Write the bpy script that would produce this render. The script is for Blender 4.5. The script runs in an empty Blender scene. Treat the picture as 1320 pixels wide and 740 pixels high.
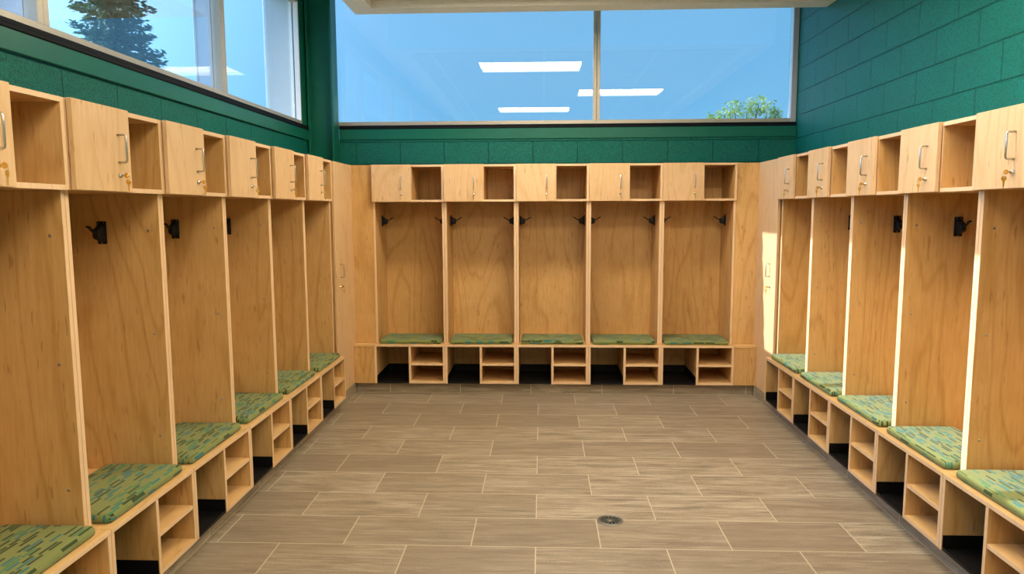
import bpy, bmesh, math, random
from mathutils import Vector, Matrix, noise
random.seed(7)
C = bpy.context.scene.collection
PI = math.pi

# ------------------------------------------------------------------ node helper
class NT:
    def __init__(s, name):
        s.m = bpy.data.materials.new(name); s.m.use_nodes = True
        s.t = s.m.node_tree; s.t.nodes.clear()
        s.out = s.t.nodes.new('ShaderNodeOutputMaterial')
    def n(s, typ, ins=None, **kw):
        nd = s.t.nodes.new('ShaderNode' + typ)
        for k, v in kw.items(): setattr(nd, k, v)
        for k, v in (ins or {}).items(): s.set(nd, k, v)
        return nd
    def set(s, nd, k, v):
        sock = nd.inputs[k]
        if isinstance(v, bpy.types.NodeSocket): s.t.links.new(v, sock)
        else: sock.default_value = v
    def math(s, op, a, b=0.0, c=None, clamp=False):
        nd = s.n('Math', operation=op, use_clamp=clamp)
        s.set(nd, 0, a); s.set(nd, 1, b)
        if c is not None: s.set(nd, 2, c)
        return nd.outputs[0]
    def mix(s, f, a, b, blend='MIX'):
        nd = s.n('Mix', data_type='RGBA', blend_type=blend)
        s.set(nd, 0, f); s.set(nd, 6, a); s.set(nd, 7, b)
        return nd.outputs[2]
    def ramp(s, f, stops, interp='LINEAR'):
        nd = s.n('ValToRGB'); s.set(nd, 0, f); r = nd.color_ramp; r.interpolation = interp
        while len(r.elements) < len(stops): r.elements.new(0.5)
        for e, (p, c) in zip(r.elements, stops):
            e.position = p; e.color = c if len(c) == 4 else (*c, 1)
        return nd.outputs[0]
    def bsdf(s, **kw):
        p = s.n('BsdfPrincipled', {k.replace('_', ' '): v for k, v in kw.items()})
        s.t.links.new(p.outputs[0], s.out.inputs[0]); return p
def rgb(r, g, b): return (r, g, b, 1)

def plain(name, col, rough=0.5, metal=0.0, spec=0.5):
    t = NT(name)
    co = t.n('TexCoord').outputs['Object']
    nz = t.n('TexNoise', {'Vector': co, 'Scale': 35.0, 'Detail': 3.0}).outputs[0]
    c = t.mix(nz, rgb(*[x*0.93 for x in col]), rgb(*[min(1, x*1.07) for x in col]))
    t.bsdf(Base_Color=c, Roughness=rough, Metallic=metal, Specular_IOR_Level=spec)
    return t.m

# ------------------------------------------------------------------ wood
def wood(name, axis, light, dark, rough=0.38, edge=False):
    t = NT(name)
    co = t.n('TexCoord').outputs['Object']
    rnd = t.n('ObjectInfo').outputs['Random']
    off = t.math('MULTIPLY', rnd, 37.0)
    add = t.n('VectorMath', {0: co}, operation='ADD')
    t.set(add, 1, t.n('CombineXYZ', {0: off, 1: off, 2: off}).outputs[0])
    v = add.outputs[0]
    sc = {'z': (1, 1, .085), 'x': (.085, 1, 1)}[axis]
    def scaled(k):
        return t.n('VectorMath', {0: v, 1: tuple(k*a for a in sc)}, operation='MULTIPLY').outputs[0]
    def vscaled(a, b):
        return t.n('VectorMath', {0: v, 1: (a, a, b) if axis == 'z' else (b, a, a)}, operation='MULTIPLY').outputs[0]
    broad = t.n('TexNoise', {'Vector': vscaled(2.6, .42), 'Scale': 1.0, 'Detail': 2.0, 'Roughness': .4, 'Distortion': .5}).outputs[0]
    rings = t.math('SINE', t.math('MULTIPLY', broad, 75.0))
    line = t.math('POWER', t.math('MULTIPLY_ADD', rings, .5, .5, clamp=True), 8.0)
    fine = t.n('TexNoise', {'Vector': scaled(95.0), 'Scale': 1.0, 'Detail': 3.0}).outputs[0]
    mott = t.n('TexNoise', {'Vector': v, 'Scale': 9.0, 'Detail': 3.0}).outputs[0]
    fleck = t.n('TexNoise', {'Vector': vscaled(75.0, 11.0), 'Scale': 1.0, 'Detail': 1.0}).outputs[0]
    f = t.math('MULTIPLY_ADD', line, .24 if not edge else .05, t.math('MULTIPLY', fine, .55))
    f = t.math('MULTIPLY_ADD', mott, .30, f)
    f = t.math('MULTIPLY_ADD', rnd, .22, t.math('SUBTRACT', f, .23))
    c = t.ramp(f, [(.05, light), (.75, dark)])
    fl = t.ramp(fleck, [(.66, (0, 0, 0)), (.76, (1, 1, 1))])
    c = t.mix(t.math('MULTIPLY', fl, .5 if not edge else .2), c, rgb(dark[0]*.62, dark[1]*.5, dark[2]*.42))
    bmp = t.n('Bump', {'Strength': .04, 'Distance': .002, 'Height': fine}).outputs[0]
    t.bsdf(Base_Color=c, Roughness=rough, Specular_IOR_Level=.4, Normal=bmp)
    return t.m
W_L, W_D = (.68, .430, .180), (.45, .245, .070)
M_wz = wood('maple_upright', 'z', W_L, W_D)
M_wx = wood('maple_lengthwise', 'x', (.72, .475, .215), (.54, .315, .11))
M_edge = wood('maple_edge_band', 'z', (.80, .58, .37), (.66, .43, .24), edge=True)
M_door = wood('maple_door', 'z', (.74, .515, .295), (.58, .365, .17))

M_tray = plain('black_tray_plastic', (.004, .004, .0045), .5, 0, .25)
M_black = plain('black_hook_metal', (.006, .006, .007), .5, 0, .3)
M_steel = plain('brushed_nickel', (.56, .54, .50), .28, 1.0)
M_chrome = plain('lock_chrome', (.75, .74, .70), .18, 1.0)
M_brass = plain('key_brass', (.72, .47, .13), .28, 1.0)
M_cap = plain('zinc_cap', (.36, .34, .31), .35, 1.0)
M_alu = plain('tan_anodised_frame', (.46, .43, .36), .38, .25)
M_fin = plain('grey_mullion_fin', (.48, .52, .57), .45, .15)
M_white = plain('white_painted_metal', (.90, .90, .88), .5)
M_sill = plain('black_gasket', (.004, .006, .010), .65, 0, .2)
M_gyp = plain('soffit_paint', (.82, .82, .78), .7)
M_conc = plain('roof_paint', (.75, .74, .71), .8)
M_farwall = plain('interior_paint', (.60, .56, .46), .8)
M_bark = plain('bark', (.10, .07, .045), .9)

def green_paint(name, rough):
    t = NT(name)
    co = t.n('TexCoord').outputs['Object']
    nz = t.n('TexNoise', {'Vector': co, 'Scale': 12.0, 'Detail': 4.0}).outputs[0]
    c = t.mix(nz, rgb(.003, .120, .085), rgb(.005, .155, .108))
    b = t.n('Bump', {'Strength': .08, 'Distance': .003, 'Height': nz}).outputs[0]
    t.bsdf(Base_Color=c, Roughness=rough, Specular_IOR_Level=.3, Normal=b)
    return t.m
M_green = green_paint('green_gloss_steel_paint', .36)

def blocks(name, plane, u0, v0):
    t = NT(name)
    co = t.n('TexCoord').outputs['Object']
    sp = t.n('SeparateXYZ', {0: co})
    u = sp.outputs[0 if plane == 'x' else 1]
    vec = t.n('CombineXYZ', {0: t.math('SUBTRACT', u, u0), 1: t.math('SUBTRACT', sp.outputs[2], v0), 2: 0.0}).outputs[0]
    br = t.n('TexBrick', {'Vector': vec, 'Color1': rgb(1, 1, 1), 'Color2': rgb(.8, .8, .8), 'Mortar': rgb(0, 0, 0), 'Scale': 1.0,
                          'Mortar Size': .0055, 'Mortar Smooth': .6, 'Brick Width': .4064, 'Row Height': .2015}, offset=.5, offset_frequency=2)
    pit = t.n('TexNoise', {'Vector': co, 'Scale': 150.0, 'Detail': 3.0, 'Roughness': .6}).outputs[0]
    big = t.n('TexNoise', {'Vector': co, 'Scale': 3.5, 'Detail': 3.0}).outputs[0]
    pits = t.ramp(pit, [(.38, (0, 0, 0)), (.54, (1, 1, 1))])
    c = t.mix(big, rgb(.002, .150, .120), rgb(.003, .193, .158))
    c = t.mix(t.math('MULTIPLY', t.math('SUBTRACT', 1.0, pits), .65), c, rgb(.001, .042, .032))
    c = t.mix(t.math('MULTIPLY', br.outputs['Fac'], .45), c, rgb(.003, .05, .04))
    h = t.math('ADD', t.math('MULTIPLY', br.outputs['Fac'], -1.0), t.math('MULTIPLY', pits, .14))
    b = t.n('Bump', {'Strength': 1.0, 'Distance': .009, 'Height': h}).outputs[0]
    t.bsdf(Base_Color=c, Roughness=.42, Specular_IOR_Level=.25, Normal=b)
    return t.m
M_blk_back = blocks('green_block_back', 'x', -.106, 2.2-.2015*12)
M_blk_left = blocks('green_block_left', 'y', 3.10, 2.2-.2015*12)
M_blk_right = blocks('green_block_right', 'y', 3.90, 2.2-.2015*12)

def tiles(name, u0, v0, row, kick=False, tint=1.0):
    t = NT(name)
    co = t.n('TexCoord').outputs['Object']
    sp = t.n('SeparateXYZ', {0: co})
    if kick: a, b = t.math('ADD', sp.outputs[0], sp.outputs[1]), sp.outputs[2]
    else: a, b = sp.outputs[0], sp.outputs[1]
    vec = t.n('CombineXYZ', {0: t.math('SUBTRACT', a, u0), 1: t.math('SUBTRACT', b, v0), 2: 0.0}).outputs[0]
    br = t.n('TexBrick', {'Vector': vec, 'Color1': rgb(0, 0, 0), 'Color2': rgb(1, 1, 1), 'Mortar': rgb(.5, .5, .5), 'Scale': 1.0,
                          'Mortar Size': .0026, 'Mortar Smooth': .1, 'Brick Width': .61, 'Row Height': row}, offset=.5, offset_frequency=2)
    cell = br.outputs[0]
    z = t.math('MULTIPLY', cell, 21.0)
    st = t.n('CombineXYZ', {0: t.math('MULTIPLY', a, 2.6), 1: t.math('MULTIPLY', b, 24.0), 2: z}).outputs[0]
    streak = t.n('TexNoise', {'Vector': st, 'Scale': 1.0, 'Detail': 8.0, 'Roughness': .74, 'Distortion': .35}).outputs[0]
    st2 = t.n('CombineXYZ', {0: t.math('MULTIPLY', a, 3.0), 1: t.math('MULTIPLY', b, 60.0), 2: z}).outputs[0]
    pale = t.n('TexNoise', {'Vector': st2, 'Scale': 1.0, 'Detail': 3.0, 'Distortion': .8}).outputs[0]
    grit = t.n('TexNoise', {'Vector': co, 'Scale': 110.0, 'Detail': 4.0, 'Roughness': .7}).outputs[0]
    k = tint
    c = t.ramp(streak, [(.34, (.140*k, .111*k, .074*k)), (.50, (.31*k, .252*k, .175*k)), (.66, (.50*k, .42*k, .31*k))])
    c = t.mix(t.math('MULTIPLY', t.ramp(pale, [(.575, (0, 0, 0)), (.67, (1, 1, 1))]), .8), c, rgb(.56*k, .50*k, .40*k))
    c = t.mix(.24, c, t.ramp(grit, [(.34, (.05, .04, .028)), (.66, (.46, .39, .30))]))
    c = t.mix(t.math('MULTIPLY', cell, .62), c, rgb(.195*k, .150*k, .104*k))
    c = t.mix(br.outputs['Fac'], c, rgb(.52*k, .46*k, .33*k))
    if kick: c = t.mix(t.math('LESS_THAN', sp.outputs[2], .006), c, rgb(.50, .44, .32))
    h = t.math('ADD', t.math('MULTIPLY', br.outputs['Fac'], -1.0), t.math('MULTIPLY', streak, .25))
    bmp = t.n('Bump', {'Strength': .35, 'Distance': .002, 'Height': h}).outputs[0]
    t.bsdf(Base_Color=c, Roughness=t.math('MULTIPLY_ADD', streak, .2, .36), Specular_IOR_Level=.4, Normal=bmp)
    return t.m
M_floor = tiles('stone_plank_tile', -.052, 3.793, .3095)
M_kick = tiles('stone_plank_tile_kick', .06, -.2, .3095, True, 1.2)

def fabric():
    t = NT('dash_woven_fabric')
    co = t.n('TexCoord').outputs['Object']
    sp = t.n('SeparateXYZ', {0: co})
    rnd = t.n('ObjectInfo').outputs['Random']
    nr = t.n('SeparateXYZ', {0: t.n('TexCoord').outputs['Normal']})
    endf = t.math('GREATER_THAN', t.math('ABSOLUTE', nr.outputs[0]), .62)       # the two short ends
    frontf = t.math('GREATER_THAN', t.math('ABSOLUTE', nr.outputs[1]), .62)
    vcoord = t.math('ADD', t.math('SUBTRACT', sp.outputs[1], t.math('MULTIPLY', sp.outputs[2], frontf)), t.math('MULTIPLY', rnd, .8))
    ucoord = t.math('ADD', sp.outputs[0], t.math('MULTIPLY', sp.outputs[2], endf))
    H, L = .0128, .098
    rowf = t.math('DIVIDE', vcoord, H); row = t.math('FLOOR', rowf); fv = t.math('FRACT', rowf)
    shift = t.n('TexWhiteNoise', {'W': row}, noise_dimensions='1D').outputs[0]
    uf = t.math('ADD', t.math('DIVIDE', ucoord, L), t.math('MULTIPLY_ADD', shift, 7.0, 50.0))
    cell = t.math('FLOOR', uf); fu = t.math('FRACT', uf)
    wn = t.n('TexWhiteNoise', {0: t.n('CombineXYZ', {0: cell, 1: row, 2: 3.0}).outputs[0]}, noise_dimensions='2D').outputs[0]
    wn2 = t.n('TexWhiteNoise', {0: t.n('CombineXYZ', {0: row, 1: cell, 2: 3.0}).outputs[0]}, noise_dimensions='2D').outputs[0]
    col = t.ramp(wn, [(0, (.185, .215, .070)), (.40, (.034, .056, .016)), (.68, (.026, .155, .165)), (.88, (.06, .19, .09))], 'CONSTANT')
    endp = t.math('MULTIPLY_ADD', wn2, .45, .48)
    m = t.math('MULTIPLY', t.math('GREATER_THAN', fv, .24), t.math('LESS_THAN', fu, endp))
    weave = t.n('TexWave', {'Vector': co, 'Scale': 95.0, 'Distortion': .3}, bands_direction='Y').outputs['Fac']
    base = t.mix(weave, rgb(.155, .185, .058), rgb(.215, .245, .082))
    c = t.mix(m, base, col)
    b = t.n('Bump', {'Strength': .15, 'Distance': .001, 'Height': weave}).outputs[0]
    t.bsdf(Base_Color=c, Roughness=.78, Sheen_Weight=.12, Specular_IOR_Level=.2, Normal=b)
    return t.m
M_fab = fabric()

def glass():
    t = NT('window_glass')
    f = t.n('LayerWeight').outputs['Facing']
    fac = t.math('MULTIPLY_ADD', t.math('POWER', f, 4.0), .75, .085, clamp=True)
    tr = t.n('BsdfTransparent', {'Color': rgb(.955, .98, .985)}).outputs[0]
    gl = t.n('BsdfGlossy', {'Color': rgb(.95, .97, 1), 'Roughness': 0.0}).outputs[0]
    mx = t.n('MixShader', {0: fac, 1: tr, 2: gl})
    t.t.links.new(mx.outputs[0], t.out.inputs[0])
    return t.m
M_glass = glass()

def leafmat(name, a, b):
    t = NT(name)
    co = t.n('TexCoord').outputs['Object']
    nz = t.n('TexNoise', {'Vector': co, 'Scale': 2.3, 'Detail': 4.0}).outputs[0]
    c = t.mix(t.ramp(nz, [(.35, (0, 0, 0)), (.65, (1, 1, 1))]), rgb(*a), rgb(*b))
    p = t.n('BsdfPrincipled', {'Base Color': c, 'Roughness': .6})
    tl = t.n('BsdfTranslucent', {'Color': c})
    mx = t.n('MixShader', {0: .35, 1: p.outputs[0], 2: tl.outputs[0]})
    t.t.links.new(mx.outputs[0], t.out.inputs[0]); return t.m
M_needle = leafmat('conifer_needles', (.04, .10, .06), (.09, .18, .095))
M_leaf = leafmat('sunny_leaves', (.20, .34, .06), (.46, .55, .14))

def ground_mat():
    t = NT('lawn_and_gravel')
    co = t.n('TexCoord').outputs['Object']
    nz = t.n('TexNoise', {'Vector': co, 'Scale': .3, 'Detail': 5.0}).outputs[0]
    c = t.ramp(nz, [(.4, (.10, .15, .05)), (.6, (.28, .27, .22))])
    t.bsdf(Base_Color=c, Roughness=.95); return t.m
M_ground = ground_mat()

LAMP_E = 28.0
def lampmat(name, LAMP_E):
    t = NT(name)
    co = t.n('TexCoord').outputs['Object']
    nz = t.n('TexNoise', {'Vector': co, 'Scale': 60.0}).outputs[0]
    e = t.n('Emission', {'Color': t.mix(nz, rgb(1, .83, .60), rgb(1, .85, .63)), 'Strength': LAMP_E})
    t.t.links.new(e.outputs[0], t.out.inputs[0]); return t.m
M_lens = lampmat('lamp_lens', LAMP_E)
M_refl_glow = lampmat('lamp_reflector_glow', 4.0)  # weak emission stands in for lamp light falling on the reflector strip

def ceil_tile():
    t = NT('acoustic_tile')
    co = t.n('TexCoord').outputs['Object']
    br = t.n('TexBrick', {'Vector': co, 'Color1': rgb(.60, .58, .50), 'Color2': rgb(.64, .62, .54), 'Mortar': rgb(.74, .73, .68), 'Scale': 1.0,
                          'Mortar Size': .012, 'Brick Width': 1.2, 'Row Height': .6}, offset=0.0)
    nz = t.n('TexNoise', {'Vector': co, 'Scale': 120.0}).outputs[0]
    b = t.n('Bump', {'Strength': .2, 'Distance': .002, 'Height': nz}).outputs[0]
    t.bsdf(Base_Color=br.outputs[0], Roughness=.9, Normal=b); return t.m
M_tile = ceil_tile()

# ------------------------------------------------------------------ mesh helpers
def box(bm, x0, x1, y0, y1, z0, z1, bev=0.0, mi=0, front=None, seg=1):
    vs = [bm.verts.new((x, y, z)) for x in (x0, x1) for y in (y0, y1) for z in (z0, z1)]
    idx = [(0, 1, 3, 2), (4, 6, 7, 5), (0, 4, 5, 1), (2, 3, 7, 6), (0, 2, 6, 4), (1, 5, 7, 3)]
    fs = [bm.faces.new([vs[i] for i in q]) for q in idx]
    for f in fs: f.material_index = mi
    if front is not None: fs[2].material_index = front     # the -y face
    if bev > 0:
        es = list({e for f in fs for e in f.edges})
        bmesh.ops.bevel(bm, geom=es, offset=bev, segments=seg, affect='EDGES', profile=.5, clamp_overlap=True)
    return fs
def tube(bm, pts, r, n=8, flat=None, mi=0, caps=True):
    pts = [Vector(p) for p in pts]; rings = []
    rs = r if isinstance(r, (list, tuple)) else [r]*len(pts)
    up0 = None
    for i, p in enumerate(pts):
        d = (pts[min(i+1, len(pts)-1)] - pts[max(i-1, 0)]).normalized()
        if up0 is None:
            up0 = Vector((0, 1, 0)) if abs(d.y) < .8 else Vector((1, 0, 0))
        a = d.cross(up0).normalized(); b = a.cross(d).normalized(); up0 = b
        k = flat or 1.0
        rings.append([bm.verts.new(p + a*rs[i]*math.cos(2*PI*j/n) + b*rs[i]*k*math.sin(2*PI*j/n)) for j in range(n)])
    for i in range(len(rings)-1):
        for j in range(n):
            f = bm.faces.new([rings[i][j], rings[i][(j+1) % n], rings[i+1][(j+1) % n], rings[i+1][j]]); f.smooth = True; f.material_index = mi
    if caps:
        bm.faces.new(rings[0][::-1]).material_index = mi; bm.faces.new(rings[-1]).material_index = mi
def lathe(bm, prof, c, axis, n=20, mi=0):
    """profile of (radius, height along axis)"""
    c = Vector(c); ax = Vector(axis).normalized()
    a = ax.orthogonal().normalized(); b = ax.cross(a)
    rings = []
    for r, h in prof:
        rings.append([bm.verts.new(c + ax*h + (a*math.cos(2*PI*j/n) + b*math.sin(2*PI*j/n))*max(r, 1e-5)) for j in range(n)])
    for i in range(len(rings)-1):
        for j in range(n):
            f = bm.faces.new([rings[i][j], rings[i][(j+1) % n], rings[i+1][(j+1) % n], rings[i+1][j]]); f.smooth = True; f.material_index = mi
    bm.faces.new(rings[0][::-1]); bm.faces.new(rings[-1])
def extrude_poly(bm, poly, y0, y1, shrink=1.0, mi=0):
    """poly of (x,z), extruded along y from y0 to y1"""
    A = [bm.verts.new((x, y0, z)) for x, z in poly]; B = [bm.verts.new((x, y1, z)) for x, z in poly]
    n = len(poly)
    bm.faces.new(A); bm.faces.new(B[::-1])
    for i in range(n): bm.faces.new([A[i], B[i], B[(i+1) % n], A[(i+1) % n]])
def mesh(name, bm, mats):
    bmesh.ops.recalc_face_normals(bm, faces=bm.faces[:])
    me = bpy.data.meshes.new(name); bm.to_mesh(me); bm.free()
    for m in (mats if isinstance(mats, (list, tuple)) else [mats]): me.materials.append(m)
    return me
def link(name, data, parent=None, label=None):
    o = bpy.data.objects.new(name, data); C.objects.link(o)
    if parent: o.parent = parent
    if label: o['label'] = label
    return o
def root(name, label, cat, loc=(0, 0, 0), rz=0.0, group=None):
    o = link(name, None); o.location = loc; o.rotation_euler = (0, 0, rz); o.empty_display_size = .1
    o['label'] = label; o['category'] = cat
    if group: o['group'] = group
    return o
def copy_tree(src, parent=None):
    c = src.copy(); C.objects.link(c)
    if parent: c.parent = parent
    for ch in list(src.children): copy_tree(ch, c)
    return c
def struct(name, me, label=None, parent=None):
    o = link(name, me, parent)
    if parent is None: o['kind'] = 'structure'
    if label: o['label'] = label
    return o
def bmbox(*boxes, **kw):
    bm = bmesh.new()
    for b in boxes: box(bm, *b, **kw)
    return bm

# ------------------------------------------------------------------ measures (metres)
P = .61; PW = P - .0012; T = .0195
HB, HX, HT, HK = .4364, .6478 + 1.0, 1.9583, .0978
YB, XL, XR = 5.999, -1.657, 1.793
XB0, YL0, YR0 = -1.4593, 5.4259, 5.4691
F = -.0836; FB = -.020; FD = -.0435; BK = .40; END = .425
WL, WR, WB = -2.13, 2.25, 6.55       # wall faces
NEAR = -2.2

# ------------------------------------------------------------------ the room shell
ZC, ZTOP = 3.18, 3.62
HEAD = 3.42
HB2 = 3.57                          # head of the back window
struct('floor', mesh('floor', bmbox((WL-.25, WR+.2, NEAR-.15, WB+.25, -.12, 0)), M_floor), 'wood-look stone tiles in running bond with pale grout')
WY0, WY1 = -1.6, 6.265              # left window opening
bm = bmesh.new()
box(bm, WL-.25, WL, NEAR, WB+.25, -.12, 2.20)
struct('wall_left', mesh('wall_left', bm, M_blk_left), 'green painted block wall')
bm = bmbox((WL-.25, WL, NEAR, WB+.25, HEAD, ZTOP+.1), (WL-.25, WL, NEAR, WY0, 2.20, HEAD), (WL-.25, WL, WY1, WB+.25, 2.20, HEAD))
struct('wall_left_upper', mesh('wall_left_upper', bm, M_green)).name = 'wall_left.001'
bm = bmbox((WL, WR, WB, WB+.25, -.12, 2.223))
struct('wall_back', mesh('wall_back', bm, M_blk_back), 'green painted block wall')
bm = bmbox((WL, WR, WB, WB+.25, HB2, ZTOP+.1), (WL, -1.98, WB, WB+.25, 2.223, HB2))
struct('wall_back', mesh('wall_back_upper', bm, M_green))
bm = bmbox((WR, WR+.2, NEAR, WB+.25, -.12, ZTOP+.1))
struct('wall_right', mesh('wall_right', bm, M_blk_right), 'green painted block wall')
bm = bmbox((WL-.25, WR+.2, NEAR-.15, NEAR, -.12, ZTOP+.1))
struct('wall_front', mesh('wall_front', bm, M_farwall))
bm = bmbox((WL-.25, WR+.2, NEAR-.15, WB+.25, ZTOP, ZTOP+.12))
struct('ceiling', mesh('ceiling', bm, M_conc))
# lowered ceiling: plaster border round recessed acoustic tiles
SX0, SX1, SY1 = -1.555, WR, 5.965
bm = bmesh.new()
box(bm, SX0, SX1, SY1-.17, SY1, ZC, ZTOP)
box(bm, SX0, SX0+.17, NEAR, SY1-.17, ZC, ZTOP)
box(bm, SX1-.17, SX1, NEAR, SY1-.17, ZC, ZTOP)
box(bm, SX0+.17, SX1-.17, NEAR, SY1-.17, ZC+.055, ZC+.10, mi=1)
struct('ceiling', mesh('lowered_ceiling', bm, [M_gyp, M_tile]), 'lowered ceiling with plaster border and acoustic tiles')

# steel bands, black gaskets under the windows
struct('trim_1', mesh('steel_band', bmbox((WL-.02, WL+.018, NEAR, WB-.16, 2.205, 2.292), bev=.003), M_green), 'green steel band under the left windows')
struct('trim_2', mesh('steel_band', bmbox((-1.885, WR, WB-.012, WB+.05, 2.222, 2.318), bev=.003), M_green), 'green steel band under the back window')
struct('trim_3', mesh('gasket', bmbox((WL-.10, WL+.022, NEAR, WB-.16, 2.292, 2.312), (WL-.10, WL+.010, NEAR, WB-.16, 2.312, 2.334), bev=.004), M_sill), 'black sill strip under the left windows')
struct('trim_4', mesh('gasket', bmbox((-1.885, WR-.002, WB-.018, WB+.06, 2.318, 2.338), (-1.885, WR-.002, WB-.010, WB+.06, 2.338, 2.352), bev=.004), M_sill), 'black sill strip under the back window')

# left window band
win = link('window_1', None); win['kind'] = 'structure'
GX = WL - .045
MU = [3.02, 4.755, 1.285, -.45]
bm = bmesh.new()
box(bm, GX-.03, WL-.002, WY0, WY1, 2.330, 2.364, bev=.002); box(bm, GX-.03, WL-.005, WY0, WY1, HEAD-.05, HEAD, bev=.002)
struct('window_frame', mesh('wf', bm, M_alu), parent=win)
for y in MU:
    bm = bmesh.new()
    box(bm, GX-.02, WL-.005, y-.036, y-.001, 2.364, HEAD-.05, bev=.002); box(bm, GX-.02, WL-.005, y+.001, y+.036, 2.364, HEAD-.05, bev=.002)
    struct('mullion', mesh('mullion', bm, M_alu), parent=win)
    bm = bmesh.new(); box(bm, GX-.125, GX-.025, y-.034, y+.034, 2.30, HEAD+.06, bev=.002); box(bm, GX-.14, GX-.125, y-.040, y+.040, 2.30, HEAD+.06, bev=.002)
    struct('mullion_fin', mesh('fin', bm, M_fin), parent=win)
ys = sorted(MU + [WY0, WY1-.02])
for a, b in zip(ys, ys[1:]):
    struct('window_pane', mesh('pane', bmbox((GX-.006, GX, a+(.03 if a > WY0 else 0), b-.03, 2.36, HEAD-.045)), M_glass), parent=win)
bm = bmbox((WL-.050, WL-.005, WY1-.012, WY1-.001, 2.364, HEAD), (WL-.31, WL-.060, WY1-.014, WY1+.05, 2.30, HEAD+.05), bev=.003)
struct('window_reveal', mesh('reveal', bm, M_white), parent=win)
struct('window_sill', mesh('sill', bmbox((WL-.30, GX-.03, WY0, WY1, 2.27, 2.332), bev=.003), M_alu), parent=win)

# back window
win = link('window_2', None); win['kind'] = 'structure'
GY = WB + .045
bm = bmesh.new()
box(bm, -1.98, 2.196, WB+.004, GY+.03, 2.348, 2.386, bev=.002); box(bm, -1.98, 2.196, WB+.004, GY+.03, HB2-.05, HB2, bev=.002)
struct('window_frame', mesh('wf', bm, M_alu), parent=win)
struct('window_frame', mesh('wfr', bmbox((2.197, WR-.004, WB+.004, GY+.03, 2.348, HB2), bev=.002), M_fin), parent=win)
struct('window_frame', mesh('wfl', bmbox((-1.98, -1.94, WB+.004, GY+.03, 2.386, HB2-.05), bev=.002), M_fin), parent=win)
bm = bmbox((.438, .4675, WB+.006, GY+.02, 2.386, HB2-.05), (.4705, .50, WB+.006, GY+.02, 2.386, HB2-.05), bev=.002)
struct('mullion', mesh('mullion', bm, M_alu), parent=win)
for a, b in ((-1.945, .45), (.49, 2.20)):
    struct('window_pane', mesh('pane', bmbox((a, b, GY, GY+.006, 2.38, HB2-.045)), M_glass), parent=win)

# corner H-column
bm = bmesh.new()
box(bm, -2.118, -2.100, WB-.175, WB-.003, 0, ZTOP, bev=.002)
box(bm, -1.904, -1.887, WB-.175, WB-.003, 0, ZTOP, bev=.002)
box(bm, -2.100, -1.904, WB-.095, WB-.083, 0, ZTOP)
struct('column', mesh('column', bm, M_green), 'dark green steel corner column')

# toe kicks
KX = .026
struct('baseboard_back', mesh('kick', bmbox((XL+KX+.001, XR-KX-.001, YB-KX, YB+.02, 0, HK-.002)), M_kick), 'stone tile toe kick')
struct('baseboard_left', mesh('kick', bmbox((XL-.02, XL+KX, .8, YB+.02, 0, HK-.002)), M_kick), 'stone tile toe kick')
struct('baseboard_right', mesh('kick', bmbox((XR-KX, XR+.02, .8, YB+.02, 0, HK-.002)), M_kick), 'stone tile toe kick')

# ------------------------------------------------------------------ locker parts (local frame: x along the row, y into the locker)
WOODS = [M_wz, M_edge]; WOODX = [M_wx, M_edge]
def m_side(x0): return mesh('side_panel', bmbox((x0, x0+T, 0, END, HB, HX), bev=.0008, front=1), WOODS)
ME = {}
ME['sideL'] = m_side(0); ME['sideR'] = m_side(PW-T)
ME['back'] = mesh('back_panel', bmbox((T, PW-T, BK, BK+.012, HK+.01, HX)), M_wz)
ME['bench'] = mesh('bench_top', bmbox((0, PW, F, END, HB-T, HB), bev=.0015, front=1), WOODX)
ME['bsL'] = mesh('base_side', bmbox((0, T, F+.001, END, HK, HB-T), bev=.0008, front=1), WOODS)
ME['bsR'] = mesh('base_side', bmbox((PW-T, PW, F+.001, END, HK, HB-T), bev=.0008, front=1), WOODS)
BX = T + .277
ME['bdiv'] = mesh('base_divider', bmbox((BX, BX+T, F+.001, BK, HK, HB-T), bev=.0008, front=1), WOODS)
ME['shelf'] = mesh('shelf', bmbox((BX+T, PW-T, F+.003, BK, .2545, .273), bev=.0008, front=1), WOODX)
ME['bfloor'] = mesh('base_floor', bmbox((BX+T, PW-T, F+.001, BK, HK, HK+T), bev=.0008, front=1), WOODX)
bm = bmesh.new()                                     # folded black boot tray
x0, x1, y0, y1, z0, z1 = T+.0006, BX-.0006, F+.004, BK-.001, HK+.001, .166
box(bm, x0, x1, y0, y1, z0, z0+.005); box(bm, x0, x0+.0025, y0, y1, z0+.005, z1); box(bm, x1-.0025, x1, y0, y1, z0+.005, z1)
box(bm, x0, x1, y1-.0025, y1, z0+.005, z1); box(bm, x0, x1, y0, y0+.004, z0+.005, z0+.013)
ME['tray'] = mesh('boot_tray', bm, M_tray)
DX = .318                                            # divider in the overhead box
bm = bmesh.new()
box(bm, 0, T, FB, END, HX, HT, bev=.0008, front=1); box(bm, PW-T, PW, FB, END, HX, HT, bev=.0008, front=1)
box(bm, T, PW-T, FB, END, HT-.0175, HT, front=1); box(bm, T, PW-T, FB, END, HX, HX+.0175, front=1)
box(bm, DX, DX+T, FB+.001, BK, HX+.0175, HT-.0175, front=1)
box(bm, T, PW-T, BK, BK+.012, HX+.0175, HT-.0175)
ME['box'] = mesh('overhead_box', bm, WOODS)
ME['door'] = mesh('door', bmbox((.002, .3345, FD, FD+.0185, HX+.001, HT+.0005), bev=.0012, front=0), [M_door, M_edge])
def handle_mesh(x, y, z0, z1, d=.032, r=.0042):
    bm = bmesh.new(); k = .008
    pts = [(x, y, z0), (x, y-d+k, z0), (x, y-d+k*.3, z0+k*.3), (x, y-d, z0+k), (x, y-d, z1-k), (x, y-d+k*.3, z1-k*.3), (x, y-d+k, z1), (x, y, z1)]
    tube(bm, pts, r, 10); return mesh('handle', bm, M_steel)
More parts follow.
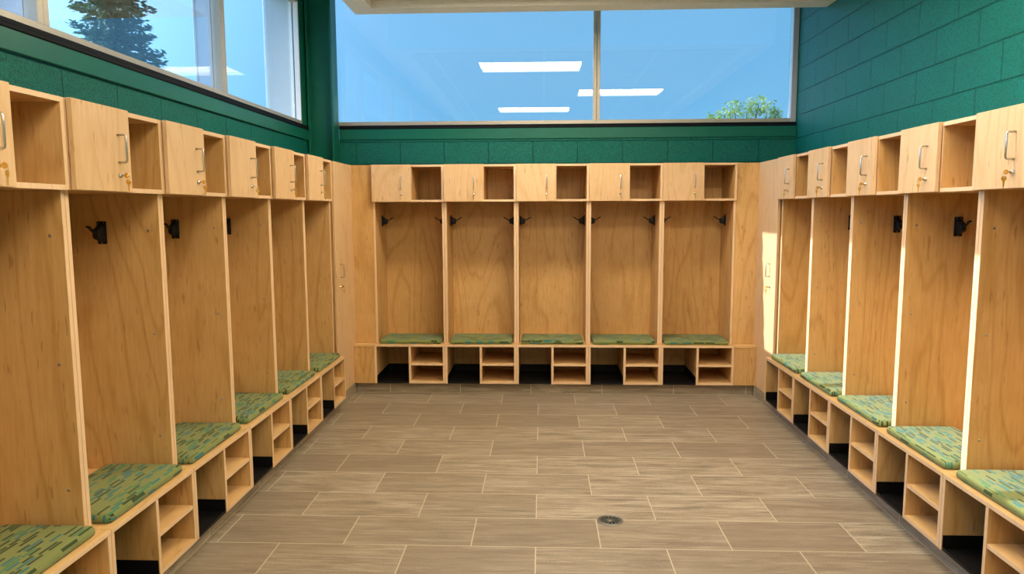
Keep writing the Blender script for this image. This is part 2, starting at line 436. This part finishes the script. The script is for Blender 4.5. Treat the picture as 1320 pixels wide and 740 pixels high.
HXP = .256
ME['handle'] = handle_mesh(HXP, FD, 1.758, 1.860)
def lock_mesh(x, y, z):
    bm = bmesh.new()
    lathe(bm, [(.0105, 0), (.0105, .003), (.0088, .0055), (.0082, .009), (.0068, .010), (.0005, .010)], (x, y, z), (0, -1, 0), 20)
    return mesh('lock', bm, M_chrome)
ZK = 1.709
ME['lock'] = lock_mesh(HXP, FD, ZK)
# coat hook for the left panel (sticks out towards +x) and its mirror
def hook_meshes(sx):
    f = (lambda x: T + x) if sx > 0 else (lambda x: PW - T - x)
    bm = bmesh.new()
    xa, xb = sorted((f(0), f(.006))); box(bm, xa, xb, .230, .271, 1.436, 1.533, bev=.004, seg=2)
    prof = [(.005, 1.445, 1.526, .0180), (.018, 1.450, 1.516, .0168), (.033, 1.455, 1.507, .0155), (.045, 1.459, 1.501, .0145), (.051, 1.467, 1.496, .0115)]
    rings = []
    for x, a, b, w in prof:
        c, h = (a+b)/2, (b-a)/2; r = []
        for j in range(16):
            an = 2*PI*j/16; cx, sx_ = math.cos(an), math.sin(an)
            r.append(bm.verts.new((f(x), .2505 + w*math.copysign(abs(cx)**.45, cx), c + h*math.copysign(abs(sx_)**.45, sx_))))
        rings.append(r)
    for i in range(len(rings)-1):
        for j in range(16):
            bm.faces.new([rings[i][j], rings[i][(j+1) % 16], rings[i+1][(j+1) % 16], rings[i+1][j]]).smooth = True
    bm.faces.new(rings[0]); bm.faces.new(rings[-1])
    body = mesh('coat_hook', bm, M_black)
    bm = bmesh.new()
    tube(bm, [(f(.042), .2505, 1.4905), (f(.054), .2505, 1.4895), (f(.066), .2505, 1.4925), (f(.078), .2505, 1.5010), (f(.090), .2505, 1.5105), (f(.100), .2505, 1.5125)],
         [.0062, .0052, .0046, .0046, .0050, .0045], 8, flat=1.7)
    prong = mesh('hook_prong', bm, M_black)
    scr = []
    for y, z in ((.240, 1.526), (.261, 1.526), (.2505, 1.4415)):
        bm = bmesh.new(); lathe(bm, [(.0026, 0), (.0024, .0012), (.0003, .0016)], (f(.006), y, z), (1 if sx > 0 else -1, 0, 0), 10)
        scr.append(mesh('screw', bm, M_cap))
    return body, prong, scr
HOOKS = [hook_meshes(1), hook_meshes(-1)]
CAPS = []
for sx in (1, -1):
    for y, z in ((.048, 1.492), (.048, 1.045), (.048, .590), (-.035, .392), (.05, .200)):
        bm = bmesh.new(); lathe(bm, [(.0058, -.001), (.0058, .0010), (.0042, .0022), (.0020, .0024), (.0018, .0008), (.0004, .0008)], (T if sx > 0 else PW-T, y, z), (sx, 0, 0), 12)
        CAPS.append(mesh('bolt_cap', bm, M_cap))

def make_locker():
    t = root('open_locker', '-', 'locker')
    for n in ('sideL', 'sideR'): link('side_panel', ME[n], t)
    link('back_panel', ME['back'], t); link('bench_top', ME['bench'], t)
    for n in ('bsL', 'bsR'): link('base_side', ME[n], t)
    link('base_divider', ME['bdiv'], t); link('shelf', ME['shelf'], t); link('base_floor', ME['bfloor'], t)
    link('boot_tray', ME['tray'], t, 'black boot tray'); link('overhead_box', ME['box'], t)
    d = link('door', ME['door'], t); link('handle', ME['handle'], d, 'brushed metal bow handle'); link('lock', ME['lock'], d, 'round silver lock')
    for body, prong, scr in HOOKS:
        h = link('coat_hook', body, t, 'black metal coat hook'); link('hook_prong', prong, h)
        for s in scr: link('screw', s, h, 'small silver screw')
    for c in CAPS: link('bolt_cap', c, t, 'small silver bolt cap')
    return t

# cushion -------------------------------------------------------------------
def cushion_mesh():
    bm = bmesh.new()
    x0, x1, y0, y1, z0, z1 = .036, .573, -.060, .285, HB+.0005, HB+.036
    NX, NY = 30, 20; r = .016
    def prof(s):   # distance from edge -> height factor
        return 1.0 if s >= r else math.sqrt(max(0, 1 - (1 - s/r)**2))
    def corner(x, y):   # rounded plan corners
        R = .022
        cx = min(max(x, x0+R), x1-R); cy = min(max(y, y0+R), y1-R)
        dx, dy = x-cx, y-cy; m = max(abs(dx), abs(dy)); d = math.hypot(dx, dy)
        return (cx + dx*m/d, cy + dy*m/d) if dx and dy else (x, y)
    def spread(a, b, n):
        e = [0, .0015, .005, .010, .016]; k = n - 2*len(e) + 1
        return [a+v for v in e] + [a+.016 + (b-a-.032)*i/k for i in range(1, k)] + [b-v for v in reversed(e)]
    X, Y = spread(x0, x1, NX), spread(y0, y1, NY)
    top, bot = [], []
    for x in X:
        rt, rb = [], []
        for y in Y:
            s = min(x-x0, x1-x, y-y0, y1-y)
            px, py = corner(x, y)
            u, w = (x-x0)/(x1-x0), (y-y0)/(y1-y0)
            crown = .0035*math.sin(PI*u)*math.sin(PI*w)
            h = (z1-z0)
            rt.append(bm.verts.new((px, py, z0 + h*.38 + h*.62*prof(s) + crown)))
            rb.append(bm.verts.new((px, py, z0 + h*.38 - h*.38*prof(s*1.6))))
        top.append(rt); bot.append(rb)
    nx, ny = len(X), len(Y)
    for i in range(nx-1):
        for j in range(ny-1):
            bm.faces.new([top[i][j], top[i+1][j], top[i+1][j+1], top[i][j+1]]).smooth = True
            bm.faces.new([bot[i][j], bot[i][j+1], bot[i+1][j+1], bot[i+1][j]]).smooth = True
    bmesh.ops.remove_doubles(bm, verts=bm.verts[:], dist=.0001)
    return mesh('seat_cushion', bm, M_fab)
ME['cushion'] = cushion_mesh()

# keys ----------------------------------------------------------------------
def key_bm(bm, origin, blade, normal, L=.024, r=.0098):
    """a key: round holed bow at origin, blade running along `blade`"""
    o, d, n = Vector(origin), Vector(blade).normalized(), Vector(normal).normalized()
    s = d.cross(n).normalized(); th = .0011; N = 20
    def ring(rad, off, k, cen): return [bm.verts.new(cen + (s*math.cos(2*PI*j/N)+d*math.sin(2*PI*j/N))*rad + n*k) for j in range(N)]
    hole = o - d*.005
    a, b = ring(r, 0, th, o), ring(r, 0, -th, o); c, e = ring(.0028, 0, th, hole), ring(.0028, 0, -th, hole)
    for j in range(N):
        k = (j+1) % N
        bm.faces.new([a[j], a[k], c[k], c[j]]); bm.faces.new([b[k], b[j], e[j], e[k]])
        bm.faces.new([a[k], a[j], b[j], b[k]]); bm.faces.new([c[j], c[k], e[k], e[j]])
    if L > 0:
        outline = [(-.0036, r*.88), (.0036, r*.88), (.0036, r+.004), (.0028, r+.006), (.0028, r+L-.012), (.0018, r+L-.010), (.0028, r+L-.008),
                   (.0020, r+L-.005), (.0026, r+L-.003), (.0004, r+L), (-.0026, r+L-.003), (-.0026, r+.006), (-.0036, r+.004)]
        A = [bm.verts.new(o + s*x + d*y + n*th*.8) for x, y in outline]; B = [bm.verts.new(o + s*x + d*y - n*th*.8) for x, y in outline]
        bm.faces.new(A); bm.faces.new(B[::-1])
        for i in range(len(outline)): bm.faces.new([A[i], B[i], B[(i+1) % len(outline)], A[(i+1) % len(outline)]])
def key_set(label, mw, lx, ly, lz, tilt, swing, group, mats=M_brass):
    """mw: placement matrix of the locker; lx,ly,lz: lock face in locker space"""
    p = mw @ Vector((lx, ly-.010, lz))
    t = root('key_pair', label, 'keys', p, mw.to_euler().z, group)
    nrm = Vector((math.cos(tilt), 0, math.sin(tilt)))
    bm = bmesh.new(); key_bm(bm, (0, -.0165, 0), (0, 1, 0), nrm, L=.006); link('key', mesh('key', bm, mats), t, 'key turned in the lock')
    bm = bmesh.new(); R = .0085; pc = Vector((0, -.0225, -.0075))
    tube(bm, [pc + Vector((math.sin(swing)*R*math.cos(2*PI*j/18), math.cos(swing)*R*math.cos(2*PI*j/18), R*math.sin(2*PI*j/18))) for j in range(19)], .0007, 6, caps=False)
    link('key_ring', mesh('key_ring', bm, M_steel), t, 'thin wire ring')
    bm = bmesh.new(); key_bm(bm, (0, -.0225, -.0238), (math.sin(swing*.2)*.15, 0, -1), (math.cos(swing), -math.sin(swing), 0), L=.025)
    link('key', mesh('key', bm, mats), t, 'spare key hanging from the ring')
    return t

# place the three rows --------------------------------------------------------
ORD = ['first', 'second', 'third', 'fourth', 'fifth', 'sixth', 'seventh']
proto = [make_locker()]; used = [False]
cush = [None]
def place(loc, rz, lab, grp, clab, cgrp, klab, kgrp):
    o = proto[0] if not used[0] else copy_tree(proto[0])
    used[0] = True
    o.location = loc; o.rotation_euler = (0, 0, rz); o['label'] = lab; o['group'] = grp
    c = link('seat_cushion', ME['cushion']) if cush[0] is None else cush[0].copy()
    if cush[0] is None: cush[0] = c
    else: C.objects.link(c)
    c.location = loc; c.rotation_euler = (0, 0, rz); c['label'] = clab; c['category'] = 'cushion'; c['group'] = cgrp
    mw = Matrix.Translation(loc) @ Matrix.Rotation(rz, 4, 'Z')
    key_set(klab, mw, HXP, FD, ZK, (PI/2-.12 if '(flat key)' in kgrp or klab.endswith('third open locker from the back corner') and rz > 0 else random.uniform(-.25, .25)) if rz else random.uniform(-.2, .2), random.uniform(-.5, .5), kgrp)
BACKN = ['leftmost', 'second from left', 'middle', 'second from right', 'rightmost']
for i in range(5):
    w = BACKN[i]
    place((XB0+i*P, YB, 0), 0, f'{w} open maple locker of the five along the back wall', 'back wall lockers',
          f'green dash-patterned seat cushion in the {w} back wall locker', 'back wall seat cushions',
          f'brass keys in the lock of the {w} back wall locker', 'keys in the back wall lockers')
for k in range(6):
    w = ORD[k] + ' open locker' + (' from the back corner' if k else ' next to the back corner')
    w2 = ('nearest and cut off by the photo edge' if k == 5 else w)
    place((XL, YL0-(k+1)*P+.0006, 0), PI/2, ('left row maple open locker nearest the camera, cut off by the photo edge' if k == 5 else f'left row maple locker, {w}'), 'left row lockers',
          ('green dash-patterned seat cushion at the bottom left photo corner' if k == 5 else f'green dash-patterned seat cushion in the left row, {w}'), 'left row seat cushions',
          ('brass keys at the left photo edge, nearest in the left row' if k == 5 else f'brass keys hanging in the left row, {w}'), 'keys in the left row lockers')
for k in range(5):
    w = ORD[k] + ' open locker' + (' from the back corner' if k else ' next to the back corner')
    place((XR, YR0-k*P-.0006, 0), -PI/2, ('right row maple open locker nearest the camera, cut off by the photo edge' if k == 4 else f'right row maple locker, {w}'), 'right row lockers',
          ('sunlit green dash-patterned seat cushion cut by the right photo edge' if k == 4 else f'sunlit green seat cushion in the right row, {w}'), 'right row seat cushions',
          ('brass keys hanging from the lock at the right photo edge' if k == 4 else f'brass keys hanging in the right row, {w}'), 'keys in the right row lockers')

# corner cabinets -------------------------------------------------------------
def corner(side):
    s = -1 if side == 'left' else 1
    xf = (XL+.020) if s < 0 else (XR-.020)          # outer face of the tall door
    ya = (YL0 if s < 0 else YR0) + (.047 if s < 0 else .035)
    yb = YB - .001
    lab = {'left': 'tall maple corner cabinet in the left back corner beside the left row', 'right': 'sunlit tall maple corner cabinet in the right back corner'}[side]
    t = root('corner_cabinet', lab, 'cabinet', (xf, yb, 0), 0, None)
    off = Vector((xf, yb, 0))
    def add(name, boxes, mats, parent=t, bev=.001, lb=None):
        bm = bmesh.new()
        for b in boxes: box(bm, b[0]-off.x, b[1]-off.x, b[2]-off.y, b[3]-off.y, b[4], b[5], bev=bev)
        return link(name, mesh(name, bm, mats), parent, lb)
    xi = xf + s*.019
    d = add('door', [(min(xf, xi), max(xf, xi), ya, yb, HK, HT)], M_door, lb='tall door with handle and lock')
    # side panel facing the row, top panel
    xo = (WL+.01) if s < 0 else (WR-.01)
    add('side_panel', [(min(xi+s*.002, xo), max(xi+s*.002, xo), ya+.006, ya+.025, HB+.001 if False else HK, HT-.001)], M_wz)
    add('top_panel', [(min(xi+s*.002, xo), max(xi+s*.002, xo), ya+.026, WB-.19, HT-.020, HT-.001)], M_wx)
    # fillers in line with the back row
    x1 = (XB0-.001) if s < 0 else (XB0+5*P+.0005)
    a, b = (xf-.06, x1) if s < 0 else (x1, xf+.06)
    add('filler_panel', [(a, b, YB, YB+.019, HB+.001, HT)], M_wz)
    a2, b2 = (xf+.0005, x1) if s < 0 else (x1, xf-.0005)
    add('filler_panel', [(a2, b2, YB+F+.002, YB+F+.021, HK, HB-T-.001)], M_wz)
    add('ledge', [(a2, b2, YB+F-.002, YB+.002, HB-T, HB)], M_wx)
    # handle and lock
    hy = 5.585 if s < 0 else 5.640
    h0, h1, zl = (1.045, 1.149, .972) if s < 0 else (1.047, 1.147, .965)
    rz = PI/2 if s < 0 else -PI/2
    for n, me in (('handle', handle_mesh(0, 0, h0, h1)), ('lock', lock_mesh(0, 0, zl))):
        o = link(n, me, d, {'handle': 'brushed metal bow handle', 'lock': 'round silver lock'}[n])
        o.location = Vector((xf, hy if n == 'handle' else hy-.02, 0)) - off; o.rotation_euler = (0, 0, rz)
    mw = Matrix.Translation((xf, hy-.02, 0)) @ Matrix.Rotation(rz, 4, 'Z')
    key_set(f'brass keys hanging from the tall {side} corner cabinet door', mw, 0, 0, zl, .1, .3 if s < 0 else -.3, None)
corner('left'); corner('right')

# floor drain -----------------------------------------------------------------
t = root('floor_drain', 'round metal floor drain set in the tiles', 'drain', (.325, 3.476, 0))
bm = bmesh.new(); lathe(bm, [(.066, 0), (.066, .0025), (.064, .0035), (.057, .0035), (.056, .0010), (.0005, .0008)], (0, 0, 0), (0, 0, 1), 40)
link('drain_rim', mesh('drain_rim', bm, plain('drain_rim_nickel', (.34, .33, .28), .45, 1.0)), t)
bm = bmesh.new()
N = 12
for k in range(N):                                   # grate: spokes between open slots, hub and ring
    a0, a1 = 2*PI*(k+.0)/N, 2*PI*(k+.42)/N
    pts = [(.016*math.cos(a0+.3), .016*math.sin(a0+.3)), (.047*math.cos(a0), .047*math.sin(a0)), (.047*math.cos(a1), .047*math.sin(a1)), (.016*math.cos(a1+.3), .016*math.sin(a1+.3))]
    A = [bm.verts.new((x, y, .0030)) for x, y in pts]; B = [bm.verts.new((x, y, .0014)) for x, y in pts]
    bm.faces.new(A); bm.faces.new(B[::-1])
    for i in range(4): bm.faces.new([A[i], B[i], B[(i+1) % 4], A[(i+1) % 4]])
lathe(bm, [(.018, .0012), (.018, .0032), (.0005, .0036)], (0, 0, 0), (0, 0, 1), 24)
lathe(bm, [(.0555, .0012), (.0555, .0031), (.046, .0031), (.046, .0012)], (0, 0, 0), (0, 0, 1), 36)
link('drain_grate', mesh('drain_grate', bm, plain('drain_nickel', (.20, .20, .17), .5, 1.0)), t)
bm = bmesh.new(); lathe(bm, [(.050, .0011), (.050, .0013), (.0005, .0013)], (0, 0, 0), (0, 0, 1), 32)  # flat black disc paints the shade seen through the grate slots
link('drain_shade_disc', mesh('drain_shade_disc', bm, M_sill), t, 'black disc standing in for the shade under the grate')

# ceiling lights --------------------------------------------------------------
LZ = ZC + .055
bmh = bmesh.new()
box(bmh, -.60, .60, -.30, -.275, -.012, -.0005); box(bmh, -.60, .60, .275, .30, -.012, -.0005)
box(bmh, -.60, -.575, -.275, .275, -.012, -.0005); box(bmh, .575, .60, -.275, .275, -.012, -.0005)
ME['lframe'] = mesh('light_frame', bmh, M_white)
bml = bmesh.new(); box(bml, -.574, .574, -.06, .274, -.010, -.004); ME['llens'] = mesh('light_lens', bml, M_lens)
bmr = bmesh.new(); box(bmr, -.574, .574, -.274, -.061, -.006, -.002); ME['lrefl'] = mesh('light_reflector', bmr, M_refl_glow)
lights = [(-.155, 4.76, 'long ceiling light nearest the back window, left of the mullion in its reflection'),
          (1.07, 2.89, 'long ceiling light in the right half of the lowered ceiling'),
          (-.155, 1.24, 'long ceiling light third from the back window, seen only as the lowest reflection'),
          (1.07, -.95, 'long ceiling light behind the camera')]
first = None
for x, y, lb in lights[:4]:
    if first is None:
        first = o = root('ceiling_light', lb, 'light', (x, y, LZ), 0, 'ceiling lights')
        link('light_frame', ME['lframe'], o); link('light_lens', ME['llens'], o, 'glowing lens'); link('light_reflector', ME['lrefl'], o)
    else:
        o = copy_tree(first); o.location = (x, y, LZ); o['label'] = lb

# outdoors --------------------------------------------------------------------
bm = bmbox((-60, 60, -40, 80, -.30, -.13)); struct('ground', mesh('ground', bm, M_ground))
def cards(bm, c, n, spread, size, flat=1.0, dirn=None):
    for _ in range(n):
        d = Vector((random.gauss(0, 1), random.gauss(0, 1), random.gauss(0, flat)))
        p = Vector(c) + d*spread*.5
        u = Vector((random.gauss(0, 1), random.gauss(0, 1), random.gauss(0, 1))).normalized()
        if dirn is not None: u = (dirn + u*.55).normalized()
        w = u.orthogonal().normalized(); w = (Matrix.Rotation(random.uniform(0, 2*PI), 3, u) @ w)
        s = size*random.uniform(.6, 1.3); a, b = u*s, w*s*.38
        m = p + w.cross(u)*s*.08
        vs = [bm.verts.new(q) for q in (p-a, p-b*.9, p+a, p+b*.9)]
        bm.faces.new([vs[0], vs[1], vs[2], vs[3]])
def conifer(x, y, h, R, lab):
    t = root('conifer_tree', lab, 'tree', (x, y, -.13))
    bm = bmesh.new(); tube(bm, [(0, 0, 0), (0, 0, h*.5), (0, 0, h)], [.22, .14, .02], 10); link('trunk', mesh('trunk', bm, M_bark), t)
    bm = bmesh.new(); z = h*.16
    while z < h:
        f = 1 - (z-h*.16)/(h*.84); rr = R*f**.85*random.uniform(.82, 1.1) + .12
        n = max(4, int(9*f)+3); a0 = random.uniform(0, 6)
        for k in range(n):
            a = a0 + 2*PI*k/n + random.uniform(-.25, .25); L = rr*random.uniform(.7, 1.12)
            d = Vector((math.cos(a), math.sin(a), -.12)); m = max(2, int(L/.16))
            for q in range(m):
                s = (q+1)/m; p = d*L*s + Vector((0, 0, z + .16*L*s*s))
                cards(bm, p, 15, .27*(1.15-.5*s), .12, .6, d)
        z += random.uniform(.26, .36)*(.6+.5*f)
    link('foliage', mesh('foliage', bm, M_needle), t)
conifer(-14.6, 24.3, 11.2, 2.75, 'dark conifer standing outside the left windows')
def broadleaf(x, y, lab):
    t = root('broadleaf_tree', lab, 'tree', (x, y, -.13))
    bm = bmesh.new(); tube(bm, [(0, 0, 0), (.05, 0, 1.5), (.0, 0, 3.0), (.1, 0, 4.6)], [.16, .12, .09, .03], 10)
    CL = [(.35, 5.2, .42), (.05, 5.0, .42), (-.42, 5.12, .30), (-.8, 4.9, .27), (.75, 5.0, .36), (1.0, 4.93, .22), (-1.12, 4.8, .18), (.1, 4.2, .6), (-.5, 4.05, .5), (.7, 4.15, .45), (-.2, 3.6, .8), (.4, 3.5, .7), (-.75, 3.7, .5), (.95, 3.8, .45), (-1.2, 4.0, .3)]
    for cx, cz, r in CL: tube(bm, [(.03, 0, 2.6), (cx*.5, 0, (cz+2.8)/2), (cx, random.uniform(-.3, .3), cz)], [.05, .03, .012], 6)
    link('trunk', mesh('trunk', bm, M_bark), t)
    bm = bmesh.new()
    for cx, cz, r in CL:
        for _ in range(int(62*r)+8):
            dv = Vector((random.gauss(0, 1), random.gauss(0, 1), random.gauss(0, 1))).normalized()*r*random.uniform(.35, 1.02)
            cards(bm, Vector((cx, 0, cz)) + dv, 7, .13, .062, .7)
    link('foliage', mesh('foliage', bm, M_leaf), t)
broadleaf(6.95, 25.0, 'leafy yellow-green tree outside the back window, low at its right end')

# ------------------------------------------------------------------ sky, sun, camera
w = bpy.data.worlds.new('sky'); bpy.context.scene.world = w; w.use_nodes = True
nt = w.node_tree; nt.nodes.clear()
tc = nt.nodes.new('ShaderNodeTexCoord'); sx = nt.nodes.new('ShaderNodeSeparateXYZ'); nt.links.new(tc.outputs['Generated'], sx.inputs[0])
rp = nt.nodes.new('ShaderNodeValToRGB'); nt.links.new(sx.outputs[2], rp.inputs[0])
e = rp.color_ramp.elements
e[0].position = 0.0; e[0].color = (.17, .36, .56, 1); e[1].position = .75; e[1].color = (.05, .19, .50, 1)
n = e.new(.14); n.color = (.120, .325, .55, 1); n = e.new(.30); n.color = (.130, .32, .54, 1)
# brighter sky towards the sun
dt = nt.nodes.new('ShaderNodeVectorMath'); dt.operation = 'DOT_PRODUCT'; nt.links.new(tc.outputs['Generated'], dt.inputs[0])
dt.inputs[1].default_value = Vector((-1, .08, .49)).normalized()
mx = nt.nodes.new('ShaderNodeMath'); mx.operation = 'MAXIMUM'; nt.links.new(dt.outputs['Value'], mx.inputs[0]); mx.inputs[1].default_value = 0
pw = nt.nodes.new('ShaderNodeMath'); pw.operation = 'POWER'; nt.links.new(mx.outputs[0], pw.inputs[0]); pw.inputs[1].default_value = 4.0
gl = nt.nodes.new('ShaderNodeMix'); gl.data_type = 'RGBA'; gl.blend_type = 'ADD'; gl.clamp_factor = False
nt.links.new(pw.outputs[0], gl.inputs[0]); nt.links.new(rp.outputs[0], gl.inputs[6]); gl.inputs[7].default_value = (1.5, 2.6, 4.5, 1)
bg = nt.nodes.new('ShaderNodeBackground'); bg.inputs[1].default_value = 1.0
nt.links.new(gl.outputs[2], bg.inputs[0]); wo = nt.nodes.new('ShaderNodeOutputWorld'); nt.links.new(bg.outputs[0], wo.inputs[0])

sun = bpy.data.lights.new('sun', 'SUN'); sun.energy = 4.8; sun.angle = .006; sun.color = (.97, .97, 1)
so = bpy.data.objects.new('sun', sun); C.objects.link(so); so.location = (-20, 5, 14)
so.rotation_euler = Vector((1, -.08, -.49)).to_track_quat('-Z', 'Y').to_euler()

cam = bpy.data.cameras.new('camera'); co = bpy.data.objects.new('camera', cam); C.objects.link(co)
f, cx, h, yaw, pit, roll = 911.887, -.0237, 1.5724, .0424, .1077, -.0039
fw = Vector((-math.sin(yaw)*math.cos(pit), math.cos(yaw)*math.cos(pit), -math.sin(pit)))
rt = Vector((math.cos(yaw), math.sin(yaw), 0)); up = rt.cross(fw)
r2 = rt*math.cos(roll) + up*math.sin(roll); u2 = -rt*math.sin(roll) + up*math.cos(roll)
M = Matrix((r2, u2, -fw)).transposed().to_4x4(); M.translation = (cx, 0, h)
co.matrix_world = M
cam.sensor_width = 36; cam.lens = f/1320*36; cam.clip_start = .05; cam.clip_end = 300
sc = bpy.context.scene; sc.camera = co
sc.view_settings.view_transform = 'Standard'; sc.view_settings.look = 'None'; sc.view_settings.gamma = 1; sc.view_settings.use_curve_mapping = False
sc.view_settings.exposure = 0.85
sc.cycles.max_bounces = 12; sc.cycles.transparent_max_bounces = 16; sc.cycles.diffuse_bounces = 6
sc.cycles.sample_clamp_indirect = 6
try:
    sc.cycles.use_denoising = True
except Exception: pass
